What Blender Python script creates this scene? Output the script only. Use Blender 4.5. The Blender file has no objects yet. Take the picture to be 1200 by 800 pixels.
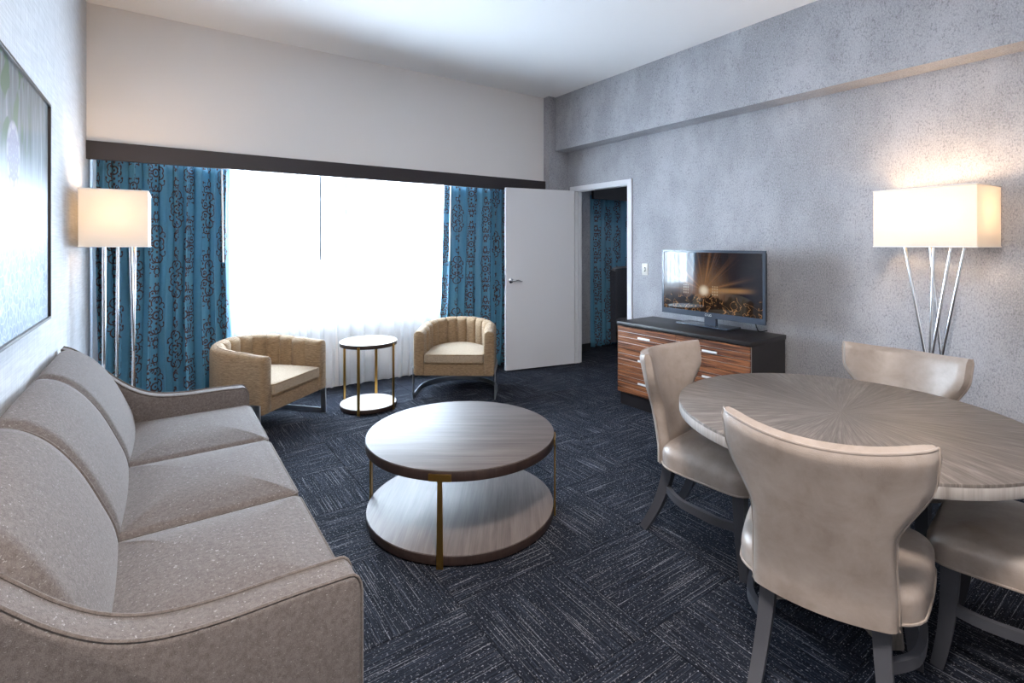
import bpy, bmesh, math, random
from math import sin, cos, pi, sqrt, radians, atan2, hypot
from mathutils import Vector, Matrix

random.seed(7)
SC = bpy.context.scene
COL = SC.collection

# ------------------------------------------------------------------ camera, world, light
cam_d = bpy.data.cameras.new('camera')
cam = bpy.data.objects.new('camera', cam_d)
COL.objects.link(cam)
cam.location = (0, 0, 1.40)
cam.rotation_euler = (radians(90), 0, radians(-34.8))
cam_d.sensor_width = 36.0
cam_d.lens = 593 / 1200 * 36
cam_d.shift_y = -114 / 1200
cam_d.clip_start = 0.02
SC.camera = cam

SC.view_settings.view_transform = 'Standard'
SC.view_settings.look = 'None'
SC.view_settings.gamma = 1.0
SC.view_settings.use_curve_mapping = False
SC.view_settings.exposure = 0.12

W = bpy.data.worlds.new('sky'); SC.world = W
W.use_nodes = True
bg = W.node_tree.nodes['Background']
bg.inputs[0].default_value = (0.80, 0.90, 1.0, 1)
bg.inputs[1].default_value = 3.0


def area(name, loc, rot, sx, sy, energy, color):
    d = bpy.data.lights.new(name, 'AREA'); d.shape = 'RECTANGLE'
    d.size = sx; d.size_y = sy; d.energy = energy; d.color = color
    o = bpy.data.objects.new(name, d); COL.objects.link(o)
    o.location = loc; o.rotation_euler = rot
    return o


area('daylight', (1.55, 5.42, 1.42), (radians(-90), 0, 0), 3.3, 1.75, 820, (0.79, 0.89, 1.0))
area('daylight_bedroom', (5.9, 5.42, 1.35), (radians(-90), 0, 0), 1.2, 1.5, 110, (0.74, 0.87, 1.0))

# ------------------------------------------------------------------ materials


class NT:
    """tiny node-graph helper"""

    def __init__(s, name):
        s.m = bpy.data.materials.new(name); s.m.use_nodes = True
        s.t = s.m.node_tree; s.t.nodes.clear()
        s.out = s.t.nodes.new('ShaderNodeOutputMaterial')

    def n(s, typ, ins=None, **kw):
        nd = s.t.nodes.new('ShaderNode' + typ)
        for k, v in kw.items():
            setattr(nd, k, v)
        for k, v in (ins or {}).items():
            s.set(nd.inputs[k], v)
        return nd

    def set(s, sock, v):
        if isinstance(v, bpy.types.NodeSocket):
            s.t.links.new(v, sock)
        elif isinstance(v, bpy.types.Node):
            s.t.links.new(v.outputs[0], sock)
        else:
            if isinstance(v, (tuple, list)) and len(v) == 3 and sock.type == 'RGBA':
                v = (*v, 1)
            sock.default_value = v

    def math(s, op, a, b=0.0, c=0.0, clamp=False):
        nd = s.n('Math', {0: a, 1: b, 2: c}, operation=op); nd.use_clamp = clamp
        return nd.outputs[0]

    def vm(s, op, a, b=(0, 0, 0)):
        nd = s.n('VectorMath', {0: a, 1: b}, operation=op)
        return nd.outputs['Value'] if op in ('DISTANCE', 'LENGTH', 'DOT_PRODUCT') else nd.outputs[0]

    def mix(s, f, a, b, blend='MIX'):
        nd = s.n('Mix', data_type='RGBA', blend_type=blend)
        s.set(nd.inputs[0], f); s.set(nd.inputs[6], a); s.set(nd.inputs[7], b)
        return nd.outputs[2]

    def ramp(s, f, stops):
        nd = s.n('ValToRGB', {0: f})
        el = nd.color_ramp.elements
        while len(el) < len(stops):
            el.new(0.5)
        for e, (p, c) in zip(el, stops):
            e.position = p; e.color = (*c, 1) if len(c) == 3 else c
        return nd.outputs[0]

    def ss(s, x, lo, hi):
        return s.n('MapRange', {0: x, 1: lo, 2: hi, 3: 0.0, 4: 1.0}, interpolation_type='SMOOTHSTEP').outputs[0]

    def coord(s, which='Object', scale=(1, 1, 1), off=(0, 0, 0), rot=(0, 0, 0)):
        tc = s.n('TexCoord')
        mp = s.n('Mapping', {0: tc.outputs[which], 1: off, 2: rot, 3: scale})
        return mp.outputs[0]

    def noise(s, vec, scale=5, detail=3, rough=0.5, dist=0.0):
        return s.n('TexNoise', {'Vector': vec, 'Scale': scale, 'Detail': detail, 'Roughness': rough, 'Distortion': dist}).outputs[0]

    def bump(s, h, strength=0.3, dist=0.01):
        return s.n('Bump', {'Height': h, 'Strength': strength, 'Distance': dist}).outputs[0]

    def surf(s, sh):
        s.t.links.new(sh.outputs[0] if isinstance(sh, bpy.types.Node) else sh, s.out.inputs[0])
        return s.m

    def pbr(s, base, rough=0.5, metal=0.0, normal=None, **kw):
        p = s.n('BsdfPrincipled', {'Base Color': base, 'Roughness': rough, 'Metallic': metal})
        if normal is not None:
            s.set(p.inputs['Normal'], normal)
        for k, v in kw.items():
            s.set(p.inputs[k.replace('_', ' ')], v)
        return p


def simple(name, col, rough=0.5, metal=0.0, var=0.06, scale=30, bump=0.05):
    t = NT(name); c = t.coord()
    nz = t.noise(c, scale, 3)
    lo = tuple(x * (1 - var) for x in col); hi = tuple(min(1, x * (1 + var)) for x in col)
    return t.surf(t.pbr(t.mix(nz, lo, hi), rough, metal, t.bump(nz, bump, 0.002)))


def m_wallpaper():
    t = NT('mottled_wallpaper'); c = t.coord()
    warp = t.vm('MULTIPLY', c, (1, 1, 0.55))
    big = t.noise(warp, 2.6, 4, 0.6)
    mid = t.noise(warp, 92, 5, 0.72)
    mod = t.noise(warp, 14, 3, 0.6)
    fine = t.noise(warp, 170, 2, 0.6)
    col = t.mix(t.ss(big, 0.35, 0.68), (0.295, 0.300, 0.325), (0.405, 0.410, 0.440))
    fl = t.math('MULTIPLY', t.ss(mid, 0.46, 0.66), t.ss(mod, 0.25, 0.65))
    col = t.mix(t.math('MULTIPLY', fl, 0.72), col, (0.13, 0.13, 0.145))
    col = t.mix(t.math('MULTIPLY', t.ss(fine, 0.42, 0.75), 0.45), col, (0.55, 0.555, 0.58))
    col = t.mix(t.math('MULTIPLY', t.ss(fine, 0.48, 0.30), 0.4), col, (0.17, 0.17, 0.18))
    return t.surf(t.pbr(col, 0.75, 0, t.bump(fine, 0.25, 0.003)))


def m_linen_wall():
    t = NT('linen_wallpaper'); c = t.coord()
    a = t.noise(t.vm('MULTIPLY', c, (1, 1, 0.04)), 160, 2)
    b = t.noise(t.vm('MULTIPLY', c, (0.04, 0.04, 1)), 160, 2)
    s_ = t.math('MULTIPLY', t.math('ADD', a, b), 0.5)
    col = t.ramp(s_, [(0.35, (0.44, 0.455, 0.485)), (0.65, (0.62, 0.635, 0.665))])
    return t.surf(t.pbr(col, 0.8, 0, t.bump(s_, 0.25, 0.003)))


def m_paint(name, col):
    t = NT(name); c = t.coord()
    nz = t.noise(c, 180, 2)
    return t.surf(t.pbr(t.mix(nz, tuple(x * 0.98 for x in col), col), 0.7, 0, t.bump(nz, 0.06, 0.002)))


def m_carpet():
    t = NT('striped_carpet'); tc = t.n('TexCoord')
    oi = t.n('ObjectInfo')
    off = t.n('CombineXYZ', {0: t.math('MULTIPLY', oi.outputs['Random'], 9.0), 1: t.math('MULTIPLY', oi.outputs['Random'], 17.0), 2: 0.0})
    c = t.vm('ADD', tc.outputs['Object'], off.outputs[0])
    streak = t.noise(t.vm('MULTIPLY', c, (165, 3.5, 1)), 1.0, 2, 0.6)
    fine = t.noise(t.vm('MULTIPLY', c, (250, 2.6, 3)), 1.0, 1, 0.5)
    dash = t.noise(t.vm('MULTIPLY', c, (230, 95, 1)), 1.0, 1, 0.5)
    tuft = t.noise(t.vm('MULTIPLY', c, (420, 320, 60)), 1.0, 1)
    base = t.ramp(streak, [(0.30, (0.005, 0.006, 0.010)), (0.52, (0.0135, 0.0165, 0.0255)), (0.70, (0.036, 0.044, 0.064))])
    lines = t.math('MULTIPLY', t.ss(fine, 0.64, 0.69), t.math('ADD', 0.35, t.math('MULTIPLY', t.ss(dash, 0.38, 0.5), 0.65)))
    flecks = t.ss(dash, 0.645, 0.70)
    f = t.math('MAXIMUM', t.math('MULTIPLY', lines, 0.75), t.math('MULTIPLY', flecks, 0.9))
    col = t.mix(f, base, (0.27, 0.28, 0.315))
    col = t.mix(t.math('MULTIPLY', t.math('SUBTRACT', 0.60, tuft), 0.6, clamp=True), col, (0.006, 0.007, 0.010))
    h = t.math('ADD', t.math('MULTIPLY', streak, 0.6), tuft)
    return t.surf(t.pbr(col, 0.9, 0, t.bump(h, 0.6, 0.006), Specular_IOR_Level=0.08))


def m_fabric(name, lo, hi, fleck, fl=0.5, sc=1.0, rough=0.85, weave=420, streak=(1, 1, 1)):
    t = NT(name); c = t.coord()
    a = t.noise(c, weave * sc, 2, 0.6)
    b = t.noise(t.vm('MULTIPLY', c, streak), 95 * sc, 3, 0.6)
    big = t.noise(c, 3.0, 2)
    col = t.mix(t.ss(b, 0.3, 0.7), lo, hi)
    col = t.mix(t.math('MULTIPLY', t.ss(a, 0.40, 0.62), 0.35), col, tuple(min(1, x * 1.5) for x in hi))
    v = t.noise(t.vm('MULTIPLY', c, (130 * sc, 130 * sc, 330 * sc)), 1.0, 1)
    col = t.mix(t.math('MULTIPLY', t.ss(v, 0.66, 0.76), fl), col, fleck)
    col = t.mix(t.math('MULTIPLY', t.ss(big, 0.3, 0.7), 0.10), col, tuple(x * 0.7 for x in lo))
    p = t.pbr(col, rough, 0, t.bump(t.math('ADD', a, b), 0.35, 0.003))
    p.inputs['Specular IOR Level'].default_value = 0.15
    p.inputs['Sheen Weight'].default_value = 0.12
    p.inputs['Sheen Roughness'].default_value = 0.5
    return t.surf(p)


def m_leather():
    t = NT('taupe_leather'); c = t.coord()
    cl = t.noise(c, 9, 5, 0.65, 0.3)
    vor = t.n('TexVoronoi', {'Vector': c, 'Scale': 420.0}).outputs[0]
    wr = t.noise(t.vm('MULTIPLY', c, (1, 1, 0.5)), 24, 4, 0.6, 0.6)
    col = t.ramp(cl, [(0.25, (0.205, 0.166, 0.142)), (0.5, (0.280, 0.235, 0.206)), (0.78, (0.345, 0.298, 0.266))])
    h = t.math('ADD', t.math('MULTIPLY', vor, 0.15), t.math('MULTIPLY', wr, 0.7))
    rg = t.math('ADD', 0.34, t.math('MULTIPLY', cl, 0.14))
    p = t.pbr(col, rg, 0, t.bump(h, 0.22, 0.006))
    return t.surf(p)


def m_wood(name, lo, hi, axis=0, sc=1.0, rough=0.4, coord='Object', streaky=28):
    t = NT(name); c = t.coord(coord)
    s_ = [1, 1, 1]; s_ = [streaky * sc] * 3; s_[axis] = 1.6 * sc
    a = t.noise(t.vm('MULTIPLY', c, tuple(s_)), 1.0, 5, 0.65, 0.4)
    s2 = [160 * sc] * 3; s2[axis] = 5 * sc
    b = t.noise(t.vm('MULTIPLY', c, tuple(s2)), 1.0, 2, 0.5)
    f = t.math('ADD', t.math('MULTIPLY', a, 0.7), t.math('MULTIPLY', b, 0.3))
    col = t.ramp(f, [(0.30, lo), (0.52, tuple((x + y) / 2 for x, y in zip(lo, hi))), (0.70, hi)])
    return t.surf(t.pbr(col, rough, 0, t.bump(f, 0.15, 0.003)))


def m_zebrano():
    t = NT('striped_zebra_wood'); c = t.coord(); oi = t.n('ObjectInfo')
    off = t.n('CombineXYZ', {0: 0.0, 1: t.math('MULTIPLY', oi.outputs['Random'], 11.0), 2: t.math('MULTIPLY', oi.outputs['Random'], 5.0)})
    c = t.vm('ADD', c, off.outputs[0])
    a = t.noise(t.vm('MULTIPLY', c, (20, 2.4, 75)), 1.0, 4, 0.6, 0.5)
    b = t.noise(t.vm('MULTIPLY', c, (60, 9, 260)), 1.0, 2, 0.5)
    f = t.math('ADD', t.math('MULTIPLY', a, 0.72), t.math('MULTIPLY', b, 0.28))
    col = t.ramp(f, [(0.38, (0.020, 0.007, 0.004)), (0.47, (0.110, 0.036, 0.014)), (0.57, (0.25, 0.092, 0.034)), (0.72, (0.40, 0.18, 0.075))])
    return t.surf(t.pbr(col, 0.35, 0, t.bump(f, 0.1, 0.002)))


def m_sunburst():
    """grey oak veneer laid radially around the table centre"""
    t = NT('radial_grey_oak'); c = t.coord()
    sx = t.n('SeparateXYZ', {0: c})
    ang = t.math('ARCTAN2', sx.outputs[1], sx.outputs[0])
    r = t.vm('LENGTH', t.vm('MULTIPLY', c, (1, 1, 0)))
    ca = t.math('COSINE', ang); sa = t.math('SINE', ang)
    v = t.n('CombineXYZ', {0: t.math('MULTIPLY', ca, 22.0), 1: t.math('MULTIPLY', sa, 22.0), 2: t.math('MULTIPLY', r, 3.0)})
    a = t.noise(v.outputs[0], 1.6, 6, 0.7, 0.25)
    v2 = t.n('CombineXYZ', {0: t.math('MULTIPLY', ca, 60.0), 1: t.math('MULTIPLY', sa, 60.0), 2: t.math('MULTIPLY', r, 12.0)})
    b = t.noise(v2.outputs[0], 1.0, 3, 0.6)
    seg = t.math('FRACT', t.math('MULTIPLY', ang, 16 / (2 * pi)))
    wedge = t.n('TexWhiteNoise', {'W': t.math('FLOOR', t.math('MULTIPLY', ang, 16 / (2 * pi)))}, noise_dimensions='1D').outputs[0]
    f = t.math('ADD', t.math('MULTIPLY', a, 0.62), t.math('MULTIPLY', b, 0.38))
    f = t.math('ADD', f, t.math('MULTIPLY', t.math('SUBTRACT', wedge, 0.5), 0.05))
    col = t.ramp(f, [(0.32, (0.055, 0.045, 0.039)), (0.5, (0.130, 0.112, 0.101)), (0.68, (0.25, 0.222, 0.205))])
    return t.surf(t.pbr(col, 0.42, 0, t.bump(f, 0.2, 0.002)))


def m_metal(name, col, rough=0.25):
    t = NT(name); c = t.coord()
    nz = t.noise(t.vm('MULTIPLY', c, (120, 120, 6)), 1.0, 2)
    return t.surf(t.pbr(t.mix(nz, tuple(x * 0.9 for x in col), col), rough, 1.0, t.bump(nz, 0.03, 0.001)))


def m_damask():
    """blue satin with brown scroll medallions, drawn as mirrored ring arcs (UV in metres along the cloth)"""
    t = NT('blue_damask'); tc = t.n('TexCoord')
    s = t.n('SeparateXYZ', {0: tc.outputs['UV']})
    CW, CH = 0.36, 0.56
    u = t.math('DIVIDE', s.outputs[0], CW)
    row = t.math('FLOOR', u)
    par = t.math('MODULO', t.math('ABSOLUTE', row), 2.0)
    v = t.math('ADD', t.math('DIVIDE', s.outputs[1], CH), t.math('MULTIPLY', par, 0.5))
    fx = t.math('MULTIPLY', t.math('ABSOLUTE', t.math('SUBTRACT', t.math('FRACT', u), 0.5)), CW)
    fy = t.math('MULTIPLY', t.math('ABSOLUTE', t.math('SUBTRACT', t.math('FRACT', v), 0.5)), CH)
    p = t.n('CombineXYZ', {0: fx, 1: fy, 2: 0.0}).outputs[0]
    arcs = [(0, 0, .030, .010, None), (.050, .045, .036, .009, (.7, -.7, -.012)), (0, .100, .045, .009, (0, 1, -.022)), (.097, .020, .028, .008, (1, .2, -.012)),
            (.078, .112, .034, .008, (1, -.3, -.014)), (.036, .165, .030, .008, (.5, .85, -.014)), (0, .215, .024, .008, None), (.050, .045, .014, .008, (-.7, .7, -.004)),
            (.118, .075, .020, .007, (.6, .8, -.008)), (.030, .130, .018, .007, (-.8, .5, -.006)), (.062, .205, .020, .007, (.9, .3, -.006))]
    dots = [(.0, .0, .010), (.058, .036, .011), (.090, .030, .010), (.072, .122, .012), (.036, .176, .010), (.012, .250, .010), (.135, .060, .010), (.078, .225, .010), (.0, .105, .013), (.0, .062, .012)]
    d = None
    for cx, cy, r, w, cut in arcs:
        q = t.vm('DISTANCE', p, (cx, cy, 0))
        q = t.math('SUBTRACT', t.math('ABSOLUTE', t.math('SUBTRACT', q, r)), w * 0.58)
        if cut:
            k = t.vm('DOT_PRODUCT', t.vm('SUBTRACT', p, (cx, cy, 0)), (-cut[0], -cut[1], 0))
            q = t.math('MAXIMUM', q, t.math('ADD', k, cut[2]))
        d = q if d is None else t.math('MINIMUM', d, q)
    for cx, cy, r in dots:
        d = t.math('MINIMUM', d, t.math('SUBTRACT', t.vm('DISTANCE', p, (cx, cy, 0)), r * 0.9))
    nz = t.noise(tc.outputs['UV'], 40, 3)
    d = t.math('ADD', d, t.math('MULTIPLY', t.math('SUBTRACT', nz, 0.5), 0.008))
    f = t.ss(d, 0.0018, -0.0012)
    blue = t.mix(nz, (0.095, 0.280, 0.430), (0.120, 0.335, 0.500))
    col = t.mix(f, blue, (0.085, 0.042, 0.040))
    dif = t.pbr(col, t.math('ADD', 0.40, t.math('MULTIPLY', f, 0.35)), 0, t.bump(f, 0.2, 0.002))
    tr = t.n('BsdfTranslucent', {0: col})
    return t.surf(t.n('MixShader', {0: 0.05, 1: dif, 2: tr}))


def m_sheer():
    t = NT('white_sheer_voile'); c = t.coord()
    nz = t.noise(t.vm('MULTIPLY', c, (400, 400, 30)), 1.0, 2)
    col = t.mix(nz, (0.86, 0.89, 0.93), (0.93, 0.95, 0.97))
    d = t.n('BsdfDiffuse', {0: col}); tr = t.n('BsdfTranslucent', {0: col}); tp = t.n('BsdfTransparent', {0: (1, 1, 1)})
    a = t.n('MixShader', {0: 0.55, 1: d, 2: tr})
    return t.surf(t.n('MixShader', {0: 0.38, 1: a, 2: tp}))


def m_shade():
    t = NT('cream_lampshade'); c = t.coord()
    nz = t.noise(t.vm('MULTIPLY', c, (300, 300, 300)), 1.0, 2)
    col = t.mix(nz, (0.70, 0.67, 0.62), (0.76, 0.73, 0.68))
    d = t.n('BsdfDiffuse', {0: col}); tr = t.n('BsdfTranslucent', {0: (0.58, 0.52, 0.44)})
    return t.surf(t.n('MixShader', {0: 0.20, 1: d, 2: tr}))


def m_glass():
    t = NT('window_glass')
    g = t.n('BsdfGlossy', {0: (1, 1, 1), 1: 0.02}); tp = t.n('BsdfTransparent', {0: (0.95, 0.98, 1.0)})
    return t.surf(t.n('MixShader', {0: 0.06, 1: tp, 2: g}))


def m_emit(name, col, strength):
    t = NT(name); c = t.coord()
    nz = t.noise(c, 20, 1)
    return t.surf(t.n('Emission', {0: t.mix(nz, col, tuple(x * 0.97 for x in col)), 1: strength}))


def m_screen():
    """concert picture: light rays over a crowd; local y in -0.44..0.44 (left is +), z in 0..0.5"""
    t = NT('television_picture'); c = t.coord()
    s = t.n('SeparateXYZ', {0: c})
    X = t.math('DIVIDE', t.math('SUBTRACT', 0.446, s.outputs[1]), 0.892)     # 0 left .. 1 right
    Y = t.math('DIVIDE', s.outputs[2], 0.485)
    p = t.n('CombineXYZ', {0: t.math('MULTIPLY', X, 1.8), 1: Y, 2: 0.0}).outputs[0]
    C0 = (0.80, 0.36, 0)
    dv = t.vm('SUBTRACT', p, C0)
    r = t.vm('LENGTH', dv)
    sp = t.n('SeparateXYZ', {0: dv})
    ang = t.math('ARCTAN2', sp.outputs[1], sp.outputs[0])
    rays = t.n('TexNoise', {'W': t.math('MULTIPLY', ang, 5.5), 'Scale': 1.0, 'Detail': 2.0}, noise_dimensions='1D').outputs[0]
    rays = t.math('MULTIPLY', t.ss(rays, 0.48, 0.72), t.ss(r, 1.0, 0.12))
    rays = t.math('MULTIPLY', rays, t.ss(sp.outputs[1], -0.05, 0.05))
    glow = t.ss(r, 0.62, 0.0)
    core = t.ss(r, 0.12, 0.02)
    bgc = t.mix(t.ss(X, 0.25, 0.9), (0.060, 0.034, 0.024), (0.016, 0.014, 0.022))
    col = t.mix(t.math('MULTIPLY', rays, 0.75), bgc, (0.42, 0.20, 0.085))
    col = t.mix(t.math('MULTIPLY', glow, 0.55), col, (0.50, 0.26, 0.12))
    bar = t.math('MULTIPLY', t.ss(t.math('ABSOLUTE', t.math('SUBTRACT', sp.outputs[1], t.math('MULTIPLY', sp.outputs[0], 0.05))), 0.06, 0.01), t.math('MULTIPLY', t.ss(sp.outputs[0], 0.0, 0.1), t.ss(sp.outputs[0], 0.95, 0.6)))
    col = t.mix(t.math('MULTIPLY', bar, 0.8), col, (0.48, 0.26, 0.11))
    # two gridded screens by the stage
    for cx in (0.46, 1.0):
        bx = t.math('MULTIPLY', t.math('LESS_THAN', t.math('ABSOLUTE', t.math('SUBTRACT', t.math('MULTIPLY', X, 1.8), cx)), 0.055), t.math('LESS_THAN', t.math('ABSOLUTE', t.math('SUBTRACT', Y, 0.36)), 0.085))
        gr = t.math('MULTIPLY', t.math('GREATER_THAN', t.math('FRACT', t.math('MULTIPLY', X, 46.0)), 0.4), t.math('GREATER_THAN', t.math('FRACT', t.math('MULTIPLY', Y, 22.0)), 0.35))
        col = t.mix(t.math('MULTIPLY', t.math('MULTIPLY', bx, gr), 0.7), col, (0.60, 0.46, 0.30))
    col = t.mix(core, col, (1.0, 0.86, 0.66))
    # crowd
    hz = t.n('TexNoise', {'Vector': t.vm('MULTIPLY', p, (9, 1, 1)), 'Scale': 1.0, 'Detail': 3.0}).outputs[0]
    top = t.math('ADD', 0.10, t.math('MULTIPLY', hz, 0.32))
    crowd = t.ss(t.math('SUBTRACT', top, Y), -0.02, 0.03)
    rim = t.noise(t.vm('MULTIPLY', p, (5.5, 5.5, 1)), 1.0, 2, 0.5, 1.2)
    line = t.ss(t.math('ABSOLUTE', t.math('SUBTRACT', rim, 0.5)), 0.020, 0.004)
    cc = t.mix(t.math('MULTIPLY', line, 0.85), (0.018, 0.011, 0.009), (0.50, 0.25, 0.10))
    col = t.mix(crowd, col, cc)
    em = t.n('Emission', {0: col, 1: 0.62})
    gl = t.n('BsdfGlossy', {0: (1, 1, 1), 1: 0.03})
    fr = t.n('Fresnel', {0: 1.45})
    return t.surf(t.n('MixShader', {0: t.math('ADD', t.math('MULTIPLY', fr, 0.9), 0.02), 1: em, 2: gl}))


def m_picture():
    """garden print: wood grain and leaves at the top, pale flower, window reflection painted as white haze, icy lower half"""
    t = NT('flower_print'); c = t.coord()
    s = t.n('SeparateXYZ', {0: c})
    Y = s.outputs[1]; Z = s.outputs[2]          # Y toward the window, Z 0..0.9
    p = t.n('CombineXYZ', {0: Y, 1: Z, 2: 0.0}).outputs[0]
    grain = t.noise(t.vm('MULTIPLY', p, (26, 2.2, 1)), 1.0, 5, 0.65, 0.4)
    wood = t.ramp(grain, [(0.3, (0.025, 0.030, 0.034)), (0.55, (0.12, 0.14, 0.155)), (0.72, (0.30, 0.33, 0.34))])
    lf = t.noise(t.vm('MULTIPLY', p, (7, 6, 1)), 1.0, 2, 0.5, 0.8)
    lm = t.math('MULTIPLY', t.ss(lf, 0.50, 0.56), t.math('MULTIPLY', t.ss(Z, 0.58, 0.72), t.ss(Y, 0.32, 0.12)))
    wood = t.mix(lm, wood, (0.035, 0.085, 0.030))
    ice = t.noise(t.vm('MULTIPLY', p, (14, 14, 1)), 1.0, 5, 0.7)
    low = t.ramp(ice, [(0.3, (0.11, 0.18, 0.29)), (0.55, (0.24, 0.33, 0.44)), (0.75, (0.48, 0.56, 0.64))])
    col = t.mix(t.ss(Z, 0.40, 0.66), low, wood)
    glare = t.math('MULTIPLY', t.ss(t.math('ABSOLUTE', t.math('SUBTRACT', Z, 0.46)), 0.24, 0.03), 0.65)  # window's reflection in the picture glass, painted as a white band
    col = t.mix(glare, col, (0.66, 0.71, 0.77))
    # flower of eight petals
    fc = None
    for k in range(9):
        a = k / 9 * 2 * pi
        for rr, rad in ((0.065, 0.052), (0.03, 0.04)):
            q = t.math('SUBTRACT', t.vm('DISTANCE', t.vm('MULTIPLY', p, (1, 0.85, 1)), (0.0 + rr * cos(a + rr * 9), 0.63 * 0.85 + rr * sin(a + rr * 9), 0)), rad)
            q = t.math('ABSOLUTE', t.math('ADD', q, 0.0))
            fc = q if fc is None else t.math('MINIMUM', fc, q)
    disc = t.ss(t.vm('DISTANCE', t.vm('MULTIPLY', p, (1, 0.85, 1)), (0.0, 0.63 * 0.85, 0)), 0.105, 0.085)
    col = t.mix(t.math('MULTIPLY', disc, 0.85), col, (0.46, 0.43, 0.50))
    col = t.mix(t.math('MULTIPLY', disc, t.ss(fc, 0.008, 0.002)), col, (0.26, 0.25, 0.34))
    # lace rings
    lace = t.n('TexVoronoi', {'Vector': t.vm('MULTIPLY', p, (30, 30, 1)), 'Scale': 1.0}, feature='DISTANCE_TO_EDGE').outputs[0]
    col = t.mix(t.math('MULTIPLY', t.math('MULTIPLY', t.ss(lace, 0.1, 0.02), t.ss(Z, 0.5, 0.3)), 0.25), col, (0.92, 0.95, 0.97))
    pr = t.pbr(col, 0.5, Specular_IOR_Level=0.2)
    pr.inputs['Coat Weight'].default_value = 0.30
    pr.inputs['Coat Roughness'].default_value = 0.05
    return t.surf(pr)


M = dict(
    wallpaper=m_wallpaper(), linen=m_linen_wall(), ceiling=m_paint('white_ceiling_paint', (0.84, 0.84, 0.85)),
    cream=m_paint('warm_white_paint', (0.76, 0.735, 0.72)), white=m_paint('white_gloss_paint', (0.72, 0.725, 0.75)),
    darktrim=simple('dark_brown_valance', (0.017, 0.012, 0.015), 0.5), base=simple('charcoal_baseboard', (0.012, 0.012, 0.015), 0.6),
    carpet=m_carpet(), underlay=simple('dark_underlay', (0.02, 0.022, 0.028), 0.9),
    sofa=m_fabric('grey_flecked_tweed', (0.076, 0.064, 0.060), (0.128, 0.111, 0.106), (0.40, 0.395, 0.40), 0.5),
    piping=m_fabric('grey_piping', (0.075, 0.062, 0.056), (0.115, 0.098, 0.090), (0.25, 0.23, 0.22), 0.3),
    tan=m_fabric('tan_woven_tweed', (0.125, 0.078, 0.040), (0.300, 0.212, 0.130), (0.50, 0.42, 0.31), 0.35, sc=1.5, streak=(0.22, 0.22, 2.0)),
    cushion=m_fabric('tan_seat_window_lit', (0.215, 0.160, 0.108), (0.335, 0.265, 0.190), (0.50, 0.43, 0.34), 0.35, sc=1.5),  # shell tan painted lighter to stand for window light on the seat
    leather=m_leather(), legs=simple('slate_painted_wood', (0.052, 0.054, 0.064), 0.42),
    greyframe=m_metal('grey_steel', (0.32, 0.34, 0.37), 0.42),
    chrome=m_metal('chrome', (0.80, 0.81, 0.83), 0.12), brushed=m_metal('brushed_nickel', (0.62, 0.62, 0.63), 0.28),
    brass=m_metal('aged_brass', (0.50, 0.29, 0.075), 0.35),
    walnut=m_wood('grey_brown_walnut', (0.050, 0.038, 0.034), (0.130, 0.108, 0.100), 0, 1.0, 0.55),
    walnut_y=m_wood('grey_brown_walnut_lower', (0.075, 0.060, 0.056), (0.185, 0.158, 0.148), 1, 1.0, 0.52),
    walnut_edge=m_wood('dark_walnut_edge', (0.012, 0.007, 0.006), (0.040, 0.024, 0.020), 2, 1.0, 0.4),
    pale_top=m_wood('wood_window_sheen', (0.42, 0.38, 0.35), (0.60, 0.56, 0.53), 0, 1.0, 0.3),  # window reflection put into the wood's pale colour
    sunburst=m_sunburst(), oak=m_wood('weathered_grey_oak', (0.10, 0.085, 0.075), (0.34, 0.31, 0.285), 2, 0.9, 0.55),
    oak_edge=m_wood('weathered_oak_edge', (0.20, 0.18, 0.165), (0.46, 0.43, 0.41), 2, 0.6, 0.55),
    espresso=m_wood('espresso_veneer', (0.006, 0.0045, 0.0055), (0.012, 0.009, 0.010), 1, 1.0, 0.4), zebra=m_zebrano(),
    damask=m_damask(), sheer=m_sheer(), shade=m_shade(), shadetrim=simple('white_shade_trim', (0.78, 0.76, 0.73), 0.7),
    glass=m_glass(), bulb=m_emit('lit_bulb', (1.0, 0.78, 0.5), 8.0), screen=m_screen(), picture=m_picture(),
    black=simple('black_plastic', (0.012, 0.013, 0.016), 0.22), bezel=simple('gloss_bezel', (0.042, 0.054, 0.076), 0.16, var=0.02, bump=0.0),
    blackmetal=simple('black_frame', (0.035, 0.030, 0.028), 0.35, 0.6), ivory=simple('ivory_plastic', (0.62, 0.60, 0.55), 0.4),
    wandwhite=simple('white_acrylic_wand', (0.70, 0.70, 0.70), 0.3), charcoal=m_fabric('charcoal_upholstery', (0.030, 0.034, 0.045), (0.055, 0.060, 0.075), (0.12, 0.13, 0.15), 0.3),
    steelgrey=simple('grey_fabric_rim', (0.14, 0.15, 0.17), 0.6), stitch=simple('dark_stitching', (0.05, 0.042, 0.038), 0.7),
    seam=simple('dark_tan_seam', (0.075, 0.048, 0.026), 0.9),
    lightglass=m_emit('opal_fill_glass', (1.0, 0.93, 0.84), 2.0), satin=m_metal('satin_handle', (0.86, 0.85, 0.84), 0.55), aluminium=m_metal('aluminium_inlay', (0.70, 0.68, 0.66), 0.35),
)

# ------------------------------------------------------------------ mesh helpers


def mesh_obj(name, verts, faces, mat, parent=None, smooth=35, uvs=None):
    me = bpy.data.meshes.new(name)
    me.from_pydata(verts, [], faces)
    bm = bmesh.new(); bm.from_mesh(me)
    bmesh.ops.remove_doubles(bm, verts=bm.verts, dist=1e-6) if uvs is None else None
    if uvs is None:
        bmesh.ops.recalc_face_normals(bm, faces=bm.faces)
    bm.to_mesh(me); bm.free()
    return link(name, me, mat, parent, smooth, uvs)


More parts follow.
